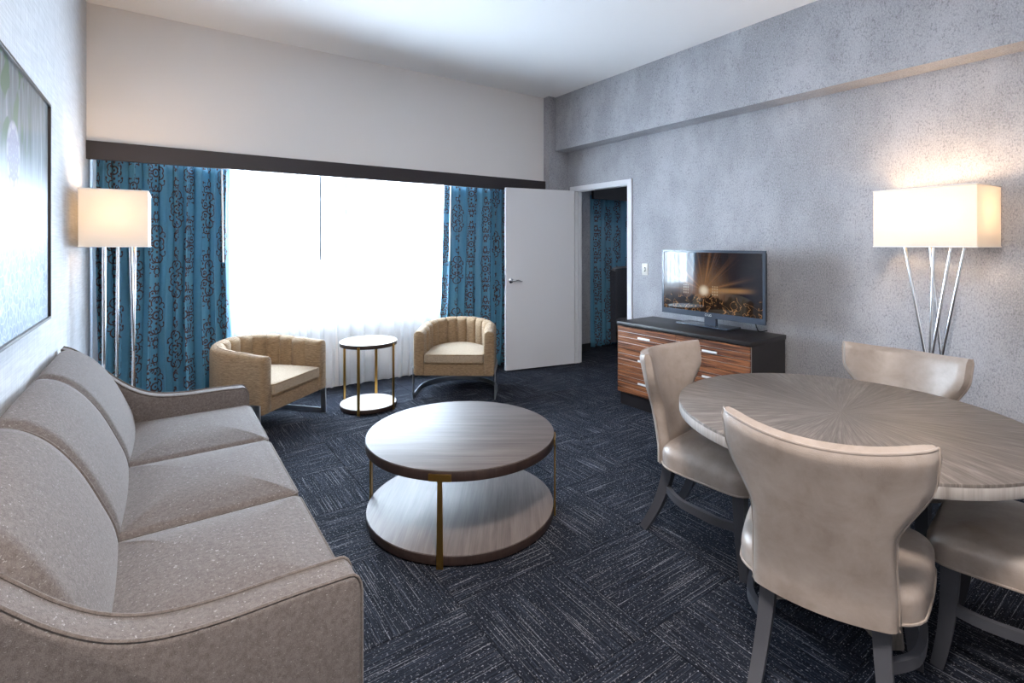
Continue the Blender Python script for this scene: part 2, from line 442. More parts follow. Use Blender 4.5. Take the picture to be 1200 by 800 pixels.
def link(name, me, mat, parent=None, smooth=35, uvs=None):
    if uvs is not None:
        lay = me.uv_layers.new(name='UVMap')
        for l in me.loops:
            lay.data[l.index].uv = uvs[l.vertex_index]
    if smooth:
        for p in me.polygons:
            p.use_smooth = True
        if smooth < 180:
            me.set_sharp_from_angle(angle=radians(smooth))
    me.materials.append(M[mat])
    o = bpy.data.objects.new(name, me); COL.objects.link(o)
    if parent:
        o.parent = parent
    return o


def box_mesh(name, x0, x1, y0, y1, z0, z1, bev=0.0, seg=2):
    bm = bmesh.new()
    bmesh.ops.create_cube(bm, size=1.0)
    for v in bm.verts:
        v.co = ((x0 + x1) / 2 + v.co.x * (x1 - x0), (y0 + y1) / 2 + v.co.y * (y1 - y0), (z0 + z1) / 2 + v.co.z * (z1 - z0))
    if bev:
        bmesh.ops.bevel(bm, geom=list(bm.edges), offset=bev, segments=seg, affect='EDGES', profile=0.5)
    me = bpy.data.meshes.new(name); bm.to_mesh(me); bm.free()
    return me


def box(name, x0, x1, y0, y1, z0, z1, mat, parent=None, bev=0.0, seg=2):
    return link(name, box_mesh(name, x0, x1, y0, y1, z0, z1, bev, seg), mat, parent, 40)


def boxes(name, lst, mat, parent=None, smooth=0):
    V = []; F = []
    for x0, x1, y0, y1, z0, z1 in lst:
        b = len(V)
        V += [(x, y, z) for z in (z0, z1) for y in (y0, y1) for x in (x0, x1)]
        F += [tuple(b + i for i in f) for f in ((0, 2, 3, 1), (4, 5, 7, 6), (0, 1, 5, 4), (2, 6, 7, 3), (0, 4, 6, 2), (1, 3, 7, 5))]
    me = bpy.data.meshes.new(name); me.from_pydata(V, [], F)
    return link(name, me, mat, parent, smooth)


def loft(name, rings, mat, parent=None, smooth=40, closed=True, caps=True, loop=False):
    n = len(rings[0]); V = [tuple(p) for r in rings for p in r]; F = []
    R = len(rings)
    for i in range(R if loop else R - 1):
        j = (i + 1) % R
        for k in range(n if closed else n - 1):
            l = (k + 1) % n
            F.append((i * n + k, i * n + l, j * n + l, j * n + k))
    if caps and not loop:
        F.append(tuple(range(n))); F.append(tuple((R - 1) * n + k for k in range(n)))
    return mesh_obj(name, V, F, mat, parent, smooth)


def offset_poly(P, d):
    """inset a ccw polygon by d along averaged normals"""
    n = len(P); out = []
    for i in range(n):
        ax, ay = P[i - 1]; bx, by = P[i]; cx, cy = P[(i + 1) % n]
        e1 = Vector((bx - ax, by - ay)); e2 = Vector((cx - bx, cy - by))
        if e1.length < 1e-9: e1 = e2
        if e2.length < 1e-9: e2 = e1
        e1 = e1.normalized(); e2 = e2.normalized()
        nn = Vector((-(e1.y + e2.y), e1.x + e2.x))
        if nn.length < 1e-6: nn = Vector((-e1.y, e1.x))
        nn.normalize()
        k = 1 / max(0.5, nn.dot(Vector((-e1.y, e1.x))))
        out.append((bx + nn.x * d * k, by + nn.y * d * k))
    return out


def pad(name, outline, z0, z1, mat, parent=None, r=0.01, crown=0.0, axis='z', smooth=40, rb=None, seg=4, rings=5):
    """solid with the given outline, rounded edges and optionally a domed top"""
    rb = r if rb is None else rb
    put = {'z': lambda a, b, h: (a, b, h), 'y': lambda a, b, h: (a, h, b), 'x': lambda a, b, h: (h, a, b)}[axis]
    prof = []
    for i in range(seg + 1):
        a = i / seg * pi / 2
        prof.append((rb * (1 - sin(a)), z0 + rb * (1 - cos(a))))
    for i in range(seg + 1):
        a = i / seg * pi / 2
        prof.append((r * (1 - cos(a)), z1 - r + r * sin(a)))
    Rg = []
    for d, h in prof:
        Q = offset_poly(outline, d) if d > 1e-7 else outline
        Rg.append([put(a, b, h) for a, b in Q])
    if crown:
        Q = offset_poly(outline, r)
        cx = sum(q[0] for q in Q) / len(Q); cy = sum(q[1] for q in Q) / len(Q)
        for i in range(1, rings + 1):
            s = 1 - i / (rings + 0.6)
            Rg.append([put(cx + (a - cx) * s, cy + (b - cy) * s, z1 + crown * (1 - s * s * s)) for a, b in Q])
    return loft(name, Rg, mat, parent, smooth)


def circle(r, n=64, cx=0, cy=0):
    return [(cx + r * cos(2 * pi * k / n), cy + r * sin(2 * pi * k / n)) for k in range(n)]


def rrect(x0, x1, y0, y1, r, n=5):
    P = []
    for cx, cy, a0 in ((x1 - r, y0 + r, -pi / 2), (x1 - r, y1 - r, 0), (x0 + r, y1 - r, pi / 2), (x0 + r, y0 + r, pi)):
        for k in range(n + 1):
            a = a0 + k / n * pi / 2
            P.append((cx + r * cos(a), cy + r * sin(a)))
    return P


def frames(path, up=(0, 0, 1)):
    out = []; n = len(path); up = Vector(up)
    for i in range(n):
        t = (Vector(path[min(i + 1, n - 1)]) - Vector(path[max(i - 1, 0)])).normalized()
        s = t.cross(up)
        if s.length < 1e-4:
            s = t.cross(Vector((0, 1, 0)))
        s.normalize()
        out.append((t, s, s.cross(t)))
    return out


def tube(name, path, r, mat, parent=None, n=8, loop=False, smooth=60):
    P = [Vector(p) for p in path]
    if loop:
        fr = []
        for i in range(len(P)):
            t = (P[(i + 1) % len(P)] - P[i - 1]).normalized(); s = t.cross(Vector((0, 0, 1)))
            if s.length < 1e-3: s = t.cross(Vector((0, 1, 0)))
            s.normalize(); fr.append((t, s, s.cross(t)))
    else:
        fr = frames(path)
    rr = r if isinstance(r, (list, tuple)) else [r] * len(P)
    rings = [[P[i] + (fr[i][1] * cos(2 * pi * k / n) + fr[i][2] * sin(2 * pi * k / n)) * rr[i] for k in range(n)] for i in range(len(P))]
    return loft(name, rings, mat, parent, smooth, loop=loop)


def bar(name, path, w, h, mat, parent=None, up=(0, 0, 1), smooth=30):
    """rectangular section swept along a path; w sideways, h along up; w, h may be lists"""
    fr = frames(path, up); rings = []
    for i, p in enumerate(path):
        p = Vector(p); ww = (w[i] if isinstance(w, (list, tuple)) else w) / 2; hh = (h[i] if isinstance(h, (list, tuple)) else h) / 2
        t, s, u = fr[i]
        rings.append([p + s * ww + u * hh, p - s * ww + u * hh, p - s * ww - u * hh, p + s * ww - u * hh])
    return loft(name, rings, mat, parent, smooth)


def lathe(name, prof, mat, parent=None, n=40, cx=0, cy=0, smooth=40):
    rings = [[(cx + r * cos(2 * pi * k / n), cy + r * sin(2 * pi * k / n), z) for k in range(n)] for r, z in prof]
    return loft(name, rings, mat, parent, smooth)


def smoothpath(P, n=6):
    """Catmull-Rom through the points"""
    P = [Vector(p) for p in P]; out = []
    for i in range(len(P) - 1):
        p0 = P[max(i - 1, 0)]; p1 = P[i]; p2 = P[i + 1]; p3 = P[min(i + 2, len(P) - 1)]
        for k in range(n):
            t = k / n
            out.append(0.5 * ((2 * p1) + (p2 - p0) * t + (2 * p0 - 5 * p1 + 4 * p2 - p3) * t * t + (3 * p1 - p0 - 3 * p2 + p3) * t ** 3))
    out.append(P[-1])
    return out


def thing(name, label, cat, loc=(0, 0, 0), rz=0.0, group=None):
    o = bpy.data.objects.new(name, None); COL.objects.link(o)
    o.empty_display_size = 0.1
    o.location = loc; o.rotation_euler = (0, 0, rz)
    o['label'] = label; o['category'] = cat
    if group: o['group'] = group
    return o


def struct(o, label=None, cat=None):
    o['kind'] = 'structure'
    if label: o['label'] = label
    if cat: o['category'] = cat
    return o


def dup(root, loc, rz, label):
    def cp(o, par):
        c = o.copy(); COL.objects.link(c)
        if par: c.parent = par
        for ch in [x for x in SC.objects if x.parent == o]:
            cp(ch, c)
        return c
    r = cp(root, None)
    r.location = loc; r.rotation_euler = (0, 0, rz); r['label'] = label
    return r


# ------------------------------------------------------------------ room shell
XL, XR, YB, YW, ZC = -0.43, 4.0, -2.1, 5.08, 3.115
DY0, DY1, DZ = 3.636, 4.47, 2.03            # doorway
T = 0.10
BX = 6.7                                    # far side of the bedroom

floor = struct(boxes('floor', [(XL - T, BX + T, YB - T, YW + T, -0.08, -0.006)], 'underlay'), 'charcoal carpet-tiled floor of the suite', 'floor')
TS, GX, GY = 0.5, 0.955, 1.72


def carpet_tiles():
    cache = {}
    i0 = math.floor((XL - GX) / TS); i1 = math.ceil((BX - GX) / TS)
    j0 = math.floor((YB - GY) / TS); j1 = math.ceil((YW - GY) / TS)
    for i in range(i0, i1):
        for j in range(j0, j1):
            x0 = GX + i * TS; y0 = GY + j * TS
            cx, cy = x0 + TS / 2, y0 + TS / 2
            if cx > XR + T + TS / 2 and y0 + TS < 2.4:
                continue
            g = 0.0012
            a0, a1 = max(x0, XL) - cx + g, min(x0 + TS, BX) - cx - g
            b0, b1 = max(y0, YB) - cy + g, min(y0 + TS, YW) - cy - g
            rot = (i + j) % 2 == 0                     # stripes along X
            key = tuple(round(q, 3) for q in ((b0, b1, -a1, -a0) if rot else (a0, a1, b0, b1)))
            if key not in cache:
                me = box_mesh('carpet_tile', *key, -0.006, 0.0, 0.0015, 1)
                me.materials.append(M['carpet']); cache[key] = me
            o = bpy.data.objects.new('carpet_tile', cache[key]); COL.objects.link(o)
            o.parent = floor; o.location = (cx, cy, 0)
            if rot: o.rotation_euler = (0, 0, pi / 2)


carpet_tiles()

ceiling = struct(boxes('ceiling', [(XL - T, XR + 0.02, YB - T, YW + T, ZC, ZC + 0.1)], 'ceiling'), 'smooth white painted ceiling', 'ceiling')
struct(boxes('wall_left', [(XL - T, XL, YB - T, YW + T, 0, ZC)], 'linen'), 'pale blue-grey linen-papered wall behind the sofa', 'wall')
struct(boxes('wall_back', [(XL, XR, YB - T, YB, 0, ZC)], 'cream'), 'plain wall behind the viewer', 'wall')
# right wall with doorway, its boxed-out upper part and the corner pier
struct(boxes('wall_right', [(XR, XR + T, YB, DY0, 0, ZC), (XR, XR + T, DY1, YW, 0, ZC), (XR, XR + T, DY0, DY1, DZ, ZC)], 'wallpaper'), 'mottled grey papered wall with the bedroom doorway', 'wall')
struct(boxes('trim_1', [(3.80, XR, YB, 4.575, 2.49, ZC)], 'wallpaper'), 'boxed-out grey papered beam under the ceiling', 'beam')
struct(boxes('trim_2', [(3.70, XR, 4.575, YW, 0, ZC)], 'wallpaper'), 'narrow grey papered pier in the corner beside the window', 'pier')
# window wall: bulkhead above the valance, wall with opening behind the curtains
struct(boxes('wall_bulkhead', [(XL, 3.70, 4.67, YW, 2.132, ZC)], 'cream'), 'plain warm white wall above the window valance', 'wall')
WX0, WX1, WZ0, WZ1 = 0.05, 3.05, 0.74, 2.12
struct(boxes('wall_window', [(XL, WX0, YW, YW + T, 0, 2.132), (WX1, XR, YW, YW + T, 0, 2.132), (WX0, WX1, YW, YW + T, 0, WZ0), (WX0, WX1, YW, YW + T, WZ1, 2.132)], 'cream'), 'white wall around the window behind the curtains', 'wall')
win = struct(boxes('window_1', [(WX0, WX1, YW + 0.02, YW + 0.08, WZ0, WZ0 + 0.05), (WX0, WX1, YW + 0.02, YW + 0.08, WZ1 - 0.05, WZ1), (WX0, WX0 + 0.05, YW + 0.02, YW + 0.08, WZ0, WZ1), (WX1 - 0.05, WX1, YW + 0.02, YW + 0.08, WZ0, WZ1)], 'white'), 'wide bright window behind the sheer curtains', 'window')
for k in range(2):
    a = WX0 + 0.05 + k * (WX1 - WX0 - 0.1) / 2; b = a + (WX1 - WX0 - 0.1) / 2
    box('pane', a, b, YW + 0.045, YW + 0.05, WZ0 + 0.05, WZ1 - 0.05, 'glass', win)
box('mullion', 1.53, 1.57, YW + 0.02, YW + 0.08, WZ0 + 0.05, WZ1 - 0.05, 'white', win)
box('window_sill', WX0 - 0.03, WX1 + 0.03, YW - 0.03, YW + 0.02, WZ0 - 0.025, WZ0, 'white', win, 0.004)
struct(box('trim_3', XL, 3.70, 4.635, 4.67, 2.003, 2.134, 'darktrim', None, 0.002, 1), 'dark brown valance board running across the top of the window', 'valance')
struct(boxes('baseboard_right', [(XR - 0.012, XR, YB, DY0 - 0.06, 0, 0.09)], 'base'), 'charcoal baseboard along the grey papered wall', 'baseboard')
struct(boxes('baseboard_left', [(XL, XL + 0.012, YB, YW, 0, 0.09)], 'base'), 'charcoal baseboard behind the sofa', 'baseboard')
struct(boxes('baseboard_back', [(XL, XR, YB, YB + 0.012, 0, 0.09)], 'base'), 'charcoal baseboard behind the viewer', 'baseboard')

# doorway frame and the open door
fr = struct(boxes('trim_4', [
    (XR - 0.016, XR, DY0 - 0.058, DY0, 0, DZ + 0.045), (XR - 0.016, XR, DY1, DY1 + 0.058, 0, DZ + 0.045), (XR - 0.016, XR, DY0, DY1, DZ, DZ + 0.045),
    (XR, XR + T, DY0, DY0 + 0.012, 0, DZ), (XR, XR + T, DY1 - 0.012, DY1, 0, DZ), (XR, XR + T, DY0 + 0.012, DY1 - 0.012, DZ - 0.012, DZ),
    (XR + T, XR + T + 0.016, DY0 - 0.058, DY0, 0, DZ + 0.045), (XR + T, XR + T + 0.016, DY1, DY1 + 0.058, 0, DZ + 0.045), (XR + T, XR + T + 0.016, DY0, DY1, DZ, DZ + 0.045),
    (XR + 0.045, XR + 0.06, DY1 - 0.024, DY1 - 0.012, 0, DZ - 0.012)], 'white'), 'white painted frame around the bedroom doorway', 'door frame')
for z in (0.25, 1.02, 1.80):
    tube('hinge', [(XR - 0.022, DY1 - 0.004, z - 0.05), (XR - 0.022, DY1 - 0.004, z + 0.05)], 0.008, 'brushed', fr, 10)
door = struct(box('door_1', -0.875, -0.006, -0.04, 0.0, 0.012, 2.022, 'white', None, 0.002, 1), 'flat white open door swung back against the curtain', 'door')
door.location = (XR - 0.024, DY1 - 0.002, 0)
door.rotation_euler = (0, 0, radians(-10.6))
lathe('rose', [(0.0, 0), (0.030, 0.0), (0.030, 0.006), (0.024, 0.012), (0.011, 0.014), (0.011, 0.045), (0, 0.045)], 'chrome', door, 24)
rose = [c for c in door.children if c.name.startswith('rose')][0]
rose.name = 'door_handle'
rose.rotation_euler = (radians(90), 0, 0); rose.location = (-0.815, -0.04, 1.0)
tube('lever', [(0, 0, 0.04), (0.03, 0, 0.046), (0.07, 0.004, 0.046), (0.105, -0.006, 0.044), (0.12, -0.008, 0.042)], [0.010, 0.010, 0.009, 0.008, 0.005], 'chrome', rose, 10)
box('latch_plate', -0.877, -0.874, -0.032, -0.008, 0.94, 1.06, 'brushed', door)

# the bedroom beyond the doorway
struct(boxes('wall_bedroom', [(BX, BX + T, 2.3, YW + T, 0, 2.6), (XR + T, BX, 2.2, 2.3, 0, 2.6), (XR + T, 4.69, 4.93, YW + T, 0, 2.6), (4.69, 5.35, YW, YW + T, 0, 2.6), (6.5, BX, YW, YW + T, 0, 2.6), (5.35, 6.5, YW, YW + T, 0, 0.6), (5.35, 6.5, YW, YW + T, 2.1, 2.6)], 'wallpaper'), 'grey papered walls of the bedroom beyond the doorway', 'wall')
struct(boxes('ceiling_bedroom', [(XR + 0.02, BX + T, 2.2, YW + T, 2.6, 2.7)], 'ceiling'), 'white bedroom ceiling beyond the doorway', 'ceiling')
struct(boxes('trim_5', [(4.69, BX, 4.86, 4.90, 2.0, 2.16), (4.69, BX, 4.86, YW, 2.16, 2.6)], 'darktrim'), 'dark valance above the bedroom curtain', 'valance')
struct(boxes('baseboard_bedroom', [(XR + T, 4.69, 4.915, 4.93, 0, 0.09)], 'base'), 'dark baseboard in the bedroom', 'baseboard')

# ------------------------------------------------------------------ curtains


def drape(name, label, x0, x1, y, z0, z1, folds, amp, mat, seed, parent=None, flare=0.0, cloth=None, cat='curtain', solid=0.003, nz=20, per=14):
    rnd = random.Random(seed)
    nf = folds * per
    ph = []; acc = 0.0
    ws = [rnd.uniform(0.7, 1.4) for _ in range(folds)]; tot = sum(ws)
    am = [amp * rnd.uniform(0.65, 1.15) for _ in range(folds + 1)]
    pts = []
    for i in range(nf + 1):
        f = i / per; k = min(int(f), folds - 1); fr_ = f - k
        xx = (sum(ws[:k]) + ws[k] * fr_) / tot
        a = am[k] * (1 - fr_) + am[k + 1] * fr_
        pts.append((xx, a, 2 * pi * f))
    V = []; UV = []
    for j in range(nz + 1):
        h = j / nz; z = z1 + (z0 - z1) * h
        arc = 0.0; prev = None
        for i, (xx, a, p) in enumerate(pts):
            sh = 0.012 * sin(3.1 * h * 2 + i * 0.05 + seed)
            spread = 0.75 + 0.35 * h
            px = x0 + (x1 - x0) * xx + sh * h - flare * h * (1 - xx) + 0.30 * a * sin(2 * p + 0.6) * spread
            py = y + a * sin(p + 0.25 * sin(h * 4 + seed)) * spread + 0.012 * sin(p * 3 + seed) * (1 - h) ** 2
            px += (0.005 * sin(p * 2.7 + seed)) * h
            if prev is None:
                pass
            V.append((px, py, z))
        # arc length of the mid row only, so the cloth pattern stays vertical
    n = nf + 1
    mid = [Vector(V[(nz // 2) * n + i]) for i in range(n)]
    al = [0.0]
    for i in range(1, n):
        al.append(al[-1] + (mid[i] - mid[i - 1]).length)
    for j in range(nz + 1):
        for i in range(n):
            UV.append((al[i] + seed * 0.17, V[j * n + i][2]))
    F = [(j * n + i, j * n + i + 1, (j + 1) * n + i + 1, (j + 1) * n + i) for j in range(nz) for i in range(nf)]
    o = mesh_obj(name, V, F, mat, parent, 180, UV)
    if solid:
        md = o.modifiers.new('thickness', 'SOLIDIFY'); md.thickness = solid; md.offset = 0
    if not parent:
        o['label'] = label; o['category'] = cat
    return o


c1 = drape('patterned_curtain', 'blue curtain with brown scroll medallions hanging behind the corner floor lamp', -0.400, 0.475, 4.865, 0.02, 2.06, 10, 0.060, 'damask', 3)
c2 = drape('patterned_curtain', 'blue curtain with brown scroll medallions hanging beside the open white door', 2.49, 3.60, 4.865, 0.02, 2.06, 12, 0.052, 'damask', 5, flare=0.05)
c3 = drape('patterned_curtain', 'dim blue scroll-patterned curtain seen through the bedroom doorway', 4.71, 5.75, 4.975, 0.02, 2.06, 10, 0.042, 'damask', 8)
for o in (c1, c2, c3): o['group'] = 'blue scroll-patterned curtains'
s1 = drape('sheer_curtain', 'white sheer curtain between the left blue curtain and the small side table', 0.30, 1.385, 4.99, 0.025, 2.08, 10, 0.034, 'sheer', 11, solid=0, per=10)
s2 = drape('sheer_curtain', 'white sheer curtain behind the armchair nearest the open door', 1.40, 3.0, 4.985, 0.025, 2.08, 12, 0.034, 'sheer', 14, solid=0, per=10)
for o in (s1, s2): o['group'] = 'sheer window curtains'
s3 = drape('sheer_curtain', 'sheer curtain on the bedroom window', 5.7, 6.6, 5.02, 0.025, 2.08, 10, 0.02, 'sheer', 17, solid=0, per=8)
tube('wand', [(0.415, 4.785, 2.05), (0.425, 4.785, 1.25)], 0.007, 'wandwhite', c1, 8)
tube('wand', [(2.535, 4.785, 2.05), (2.520, 4.785, 1.22)], 0.007, 'wandwhite', c2, 8)
tube('wand', [(1.23, 4.905, 2.08), (1.228, 4.905, 1.25)], 0.009, 'steelgrey', s1, 8)
tube('wand', [(1.47, 4.905, 2.08), (1.469, 4.905, 1.68)], 0.009, 'steelgrey', s2, 8)

# ------------------------------------------------------------------ sofa


def make_sofa():
    s = thing('sofa', 'long grey flecked three-seat sofa with sloping scooped arms against the left wall', 'sofa')
    Y0, Y1, AW = 1.30, 3.46, 0.10
    XB, XF = -0.415, 0.43
    # base under the seats
    box('base', XB + 0.02, XF - 0.02, Y0 + 0.02, Y1 - 0.02, 0.06, 0.32, 'sofa', s, 0.012)
    for x in (XB + 0.08, XF - 0.09):
        for y in (Y0 + 0.08, Y1 - 0.08):
            bar('foot', [(x, y, 0.0), (x, y, 0.07)], [0.045, 0.06], [0.045, 0.06], 'legs', s, up=(0, 1, 0))
    # arms: scooped profile in x-z
    top = smoothpath([(0.40, 0.548, 0), (0.27, 0.552, 0), (0.12, 0.553, 0), (0.0, 0.566, 0), (-0.09, 0.598, 0), (-0.17, 0.655, 0), (-0.24, 0.725, 0), (-0.31, 0.80, 0), (-0.37, 0.852, 0), (-0.41, 0.872, 0)], 4)
    top = [(p.x, p.y) for p in top]
    corner = [(XF, 0.50), (XF - 0.003, 0.52), (XF - 0.010, 0.536), (XF - 0.02, 0.545)]
    prof = [(XB, 0.06), (XF, 0.06)] + corner + top
    for y in (Y0, Y1 - AW):
        arm = pad('arm', prof, y, y + AW, 'sofa', s, r=0.012, axis='y', seg=3)
        run = [(XF, 0.08)] + corner + top
        for yy in (y + 0.006, y + AW - 0.006):
            tube('piping', [(x * 1.0 + 0.001, yy, z + 0.001) for x, z in run], 0.0045, 'piping', arm, 6)
    # seat cushions
    n = 3; a = Y0 + AW + 0.004; b = Y1 - AW - 0.004; w = (b - a) / n
    for k in range(n):
        y0 = a + k * w + 0.002; y1 = a + (k + 1) * w - 0.002
        out = rrect(-0.135, XF + 0.012, y0, y1, 0.035)
        c = pad('seat_cushion', out, 0.325, 0.460, 'sofa', s, r=0.042, crown=0.030, seg=6, rings=8)
        q = offset_poly(out, 0.006)
        tube('piping', [(x, y, 0.440) for x, y in q], 0.005, 'piping', c, 6, loop=True)
    # back cushions: profile lofted along y, pinched towards the seams
    front = smoothpath([(-0.105, 0.40, 0), (-0.118, 0.50, 0), (-0.155, 0.60, 0), (-0.205, 0.71, 0), (-0.265, 0.800, 0), (-0.325, 0.853, 0), (-0.375, 0.872, 0), (-0.405, 0.868, 0)], 4)
    bp = [(p.x, p.y) for p in front] + [(-0.412, 0.855), (-0.413, 0.70), (-0.413, 0.50), (-0.413, 0.36), (-0.25, 0.36), (-0.10, 0.36)]
    if sum(bp[i - 1][0] * bp[i][1] - bp[i][0] * bp[i - 1][1] for i in range(len(bp))) < 0:
        sign = -1
    else:
        sign = 1
    nfp = len(front)
    for k in range(n):
        y0 = a + k * w; y1 = a + (k + 1) * w
        rings = []; NS = 18
        for i in range(NS + 1):
            q = i / NS; e = min(q, 1 - q) * (y1 - y0)
            rr = 0.035
            ins = rr - sqrt(max(0, rr * rr - max(0, rr - e) ** 2)) if e < rr else 0.0
            ins = ins * 0.8
            bulge = 0.010 * sin(pi * q)
            P = offset_poly(bp, sign * (ins - bulge))
            P = [(P[m] if m < nfp - 2 else (bp[m][0] + 0.0, bp[m][1] - (ins if m < nfp + 2 else 0))) for m in range(len(bp))]
            rings.append([(x, y0 + (y1 - y0) * q, z) for x, z in P])
        c = loft('back_cushion', rings, 'sofa', s, 45)
        if k:
            tube('seam_piping', [(p.x + 0.000, y0, p.y - 0.012) for p in front[:-3]], 0.005, 'piping', c, 6)
    return s


sofa = make_sofa()

# ------------------------------------------------------------------ dining chairs


def make_dining_chair(label):
    t = thing('dining_chair', label, 'chair', group='taupe leather dining chairs')
    # seat: rounded pad, slightly wider at the front
    out = []
    hw0, hw1, y0, y1 = 0.236, 0.258, -0.235, 0.215
    for (cx, cy, r, a0) in ((hw1 - 0.07, y1 - 0.07, 0.07, 0), (-hw1 + 0.07, y1 - 0.07, 0.07, pi / 2), (-hw0 + 0.10, y0 + 0.10, 0.10, pi), (hw0 - 0.10, y0 + 0.10, 0.10, 1.5 * pi)):
        for k in range(7):
            a = a0 + k / 6 * pi / 2
            out.append((cx + r * cos(a), cy + r * sin(a)))
    dense = []
    for i in range(len(out)):
        p, q = out[i], out[(i + 1) % len(out)]
        L = hypot(q[0] - p[0], q[1] - p[1]); m = max(1, int(L / 0.03))
        for k in range(m):
            f = k / m; x = p[0] + (q[0] - p[0]) * f; y = p[1] + (q[1] - p[1]) * f
            x *= 1 + 0.055 * cos(max(-1, min(1, (y - 0.02) / 0.25)) * pi / 2)       # bowed sides
            dense.append((x, y))
    seat = pad('seat', dense, 0.352, 0.455, 'leather', t, r=0.045, rb=0.012, crown=0.030, seg=6, rings=8)
    tube('piping', [(x, y, 0.360) for x, y in offset_poly(dense, -0.001)], 0.004, 'leather', seat, 6, loop=True)
    # curved back with flared wings
    Z0, Z1 = 0.348, 0.872

    def hw(h):
        z = Z0 + (Z1 - Z0) * h
        def ss(a, b, x):
            u = max(0, min(1, (x - a) / (b - a))); return u * u * (3 - 2 * u)
        return 0.178 - 0.006 * ss(0.36, 0.55, z) + 0.080 * ss(0.60, 0.790, z) + 0.006 * ss(0.78, 0.872, z)

    NU, NV = 28, 30
    def mid(s_, h):
        x = hw(h) * s_
        z = Z0 + (Z1 - Z0) * h
        lean = -0.262 - 0.018 * h - 0.120 * max(0, h - 0.12) ** 1.25
        sag = 1.62 * x * x * (0.75 + 0.35 * h)
        z += -0.012 * (1 - abs(s_) ** 2) * (h ** 6) + 0.006 * abs(s_) ** 3 * h ** 6
        return Vector((x, lean + sag, z))
    Fg = []; Bg = []
    for j in range(NV + 1):
        h = j / NV
        for i in range(NU + 1):
            s_ = -1 + 2 * i / NU
            p = mid(s_, h)
            du = mid(min(1, s_ + 0.02), h) - mid(max(-1, s_ - 0.02), h); dv = mid(s_, min(1, h + 0.02)) - mid(s_, max(0, h - 0.02))
            nrm = dv.cross(du).normalized()          # forward
            if nrm.y < 0: nrm = -nrm
            ex = min(1, (1 - abs(s_)) / 0.16); ez = min(1, (1 - h) / 0.07)
            th = 0.030 * (0.50 + 0.50 * sqrt(1 - (1 - ex) ** 2)) * (0.55 + 0.45 * sqrt(1 - (1 - ez) ** 2))
            puff = 0.010 * (1 - s_ * s_) * sin(pi * min(1, h * 1.05))
            Fg.append(p + nrm * (th + puff)); Bg.append(p - nrm * th)
    n = NU + 1; V = Fg + Bg; o = len(Fg); F = []
    for j in range(NV):
        for i in range(NU):
            F.append((j * n + i, j * n + i + 1, (j + 1) * n + i + 1, (j + 1) * n + i))
            F.append((o + j * n + i, o + (j + 1) * n + i, o + (j + 1) * n + i + 1, o + j * n + i + 1))
    for j in range(NV):
        for i in (0, NU):
            F.append((j * n + i, (j + 1) * n + i, o + (j + 1) * n + i, o + j * n + i))
    for i in range(NU):
        for j in (0, NV):
            F.append((j * n + i, j * n + i + 1, o + j * n + i + 1, o + j * n + i))
    back = mesh_obj('backrest', [tuple(v) for v in V], F, 'leather', t, 50)
    edge = [Bg[j * n] for j in range(NV + 1)] + [Bg[NV * n + i] for i in range(1, NU + 1)] + [Bg[j * n + NU] for j in range(NV - 1, -1, -1)]
    edge = [p + Vector((0, 0.001, 0)) for p in edge]
    tube('piping', edge, 0.0042, 'leather', back, 6)
    for dz in (0.006, 0.016):
        tube('stitching', [Bg[NV * n + i] * 1.0 + (Bg[(NV - 2) * n + i] - Bg[NV * n + i]).normalized() * (0.010 + dz) + Vector((0, -0.0006, 0)) for i in range(1, NU)], 0.0013, 'stitch', back, 5)
    # legs
    for sx in (-1, 1):
        rp = smoothpath([(sx * 0.142, -0.205, 0.39), (sx * 0.146, -0.218, 0.28), (sx * 0.158, -0.258, 0.14), (sx * 0.172, -0.330, 0.0)], 5)
        k = len(rp) - 1
        bar('leg', rp, [0.046 - 0.012 * i / k for i in range(k + 1)], [0.055 - 0.020 * i / k for i in range(k + 1)], 'legs', t, up=(0, 1, 0))
        fp = smoothpath([(sx * 0.203, 0.150, 0.375), (sx * 0.205, 0.153, 0.25), (sx * 0.212, 0.163, 0.12), (sx * 0.224, 0.182, 0.0)], 5)
        bar('leg', fp, [0.050 - 0.016 * i / k for i in range(k + 1)], [0.050 - 0.016 * i / k for i in range(k + 1)], 'legs', t, up=(0, 1, 0))
        st = smoothpath([(sx * 0.150, -0.222, 0.225), (sx * 0.218, -0.12, 0.218), (sx * 0.238, 0.0, 0.213), (sx * 0.235, 0.08, 0.208), (sx * 0.210, 0.155, 0.205)], 5)
        bar('stretcher', st, 0.020, 0.034, 'legs', t)
    return t


def face(dx, dy):
    return atan2(dy, dx) - pi / 2


ch2 = make_dining_chair('taupe leather dining chair nearest the viewer, turned back first')
ch2.location = (1.820, 0.772, 0); ch2.rotation_euler = (0, 0, face(0.955, 0.29))
ch1 = dup(ch2, (2.19, 1.385, 0), face(0.15, -0.985), 'taupe leather dining chair at the table end nearest the dresser')
ch3 = dup(ch2, (2.75, 0.955, 0), face(-1, 0.0), 'taupe leather dining chair across the table, in front of the wide white floor lamp')
ch4 = dup(ch2, (2.370, 0.422, 0), face(-0.12, 0.99), 'taupe leather dining chair cut off by the right edge, only seat and leg showing')

# ------------------------------------------------------------------ dining table


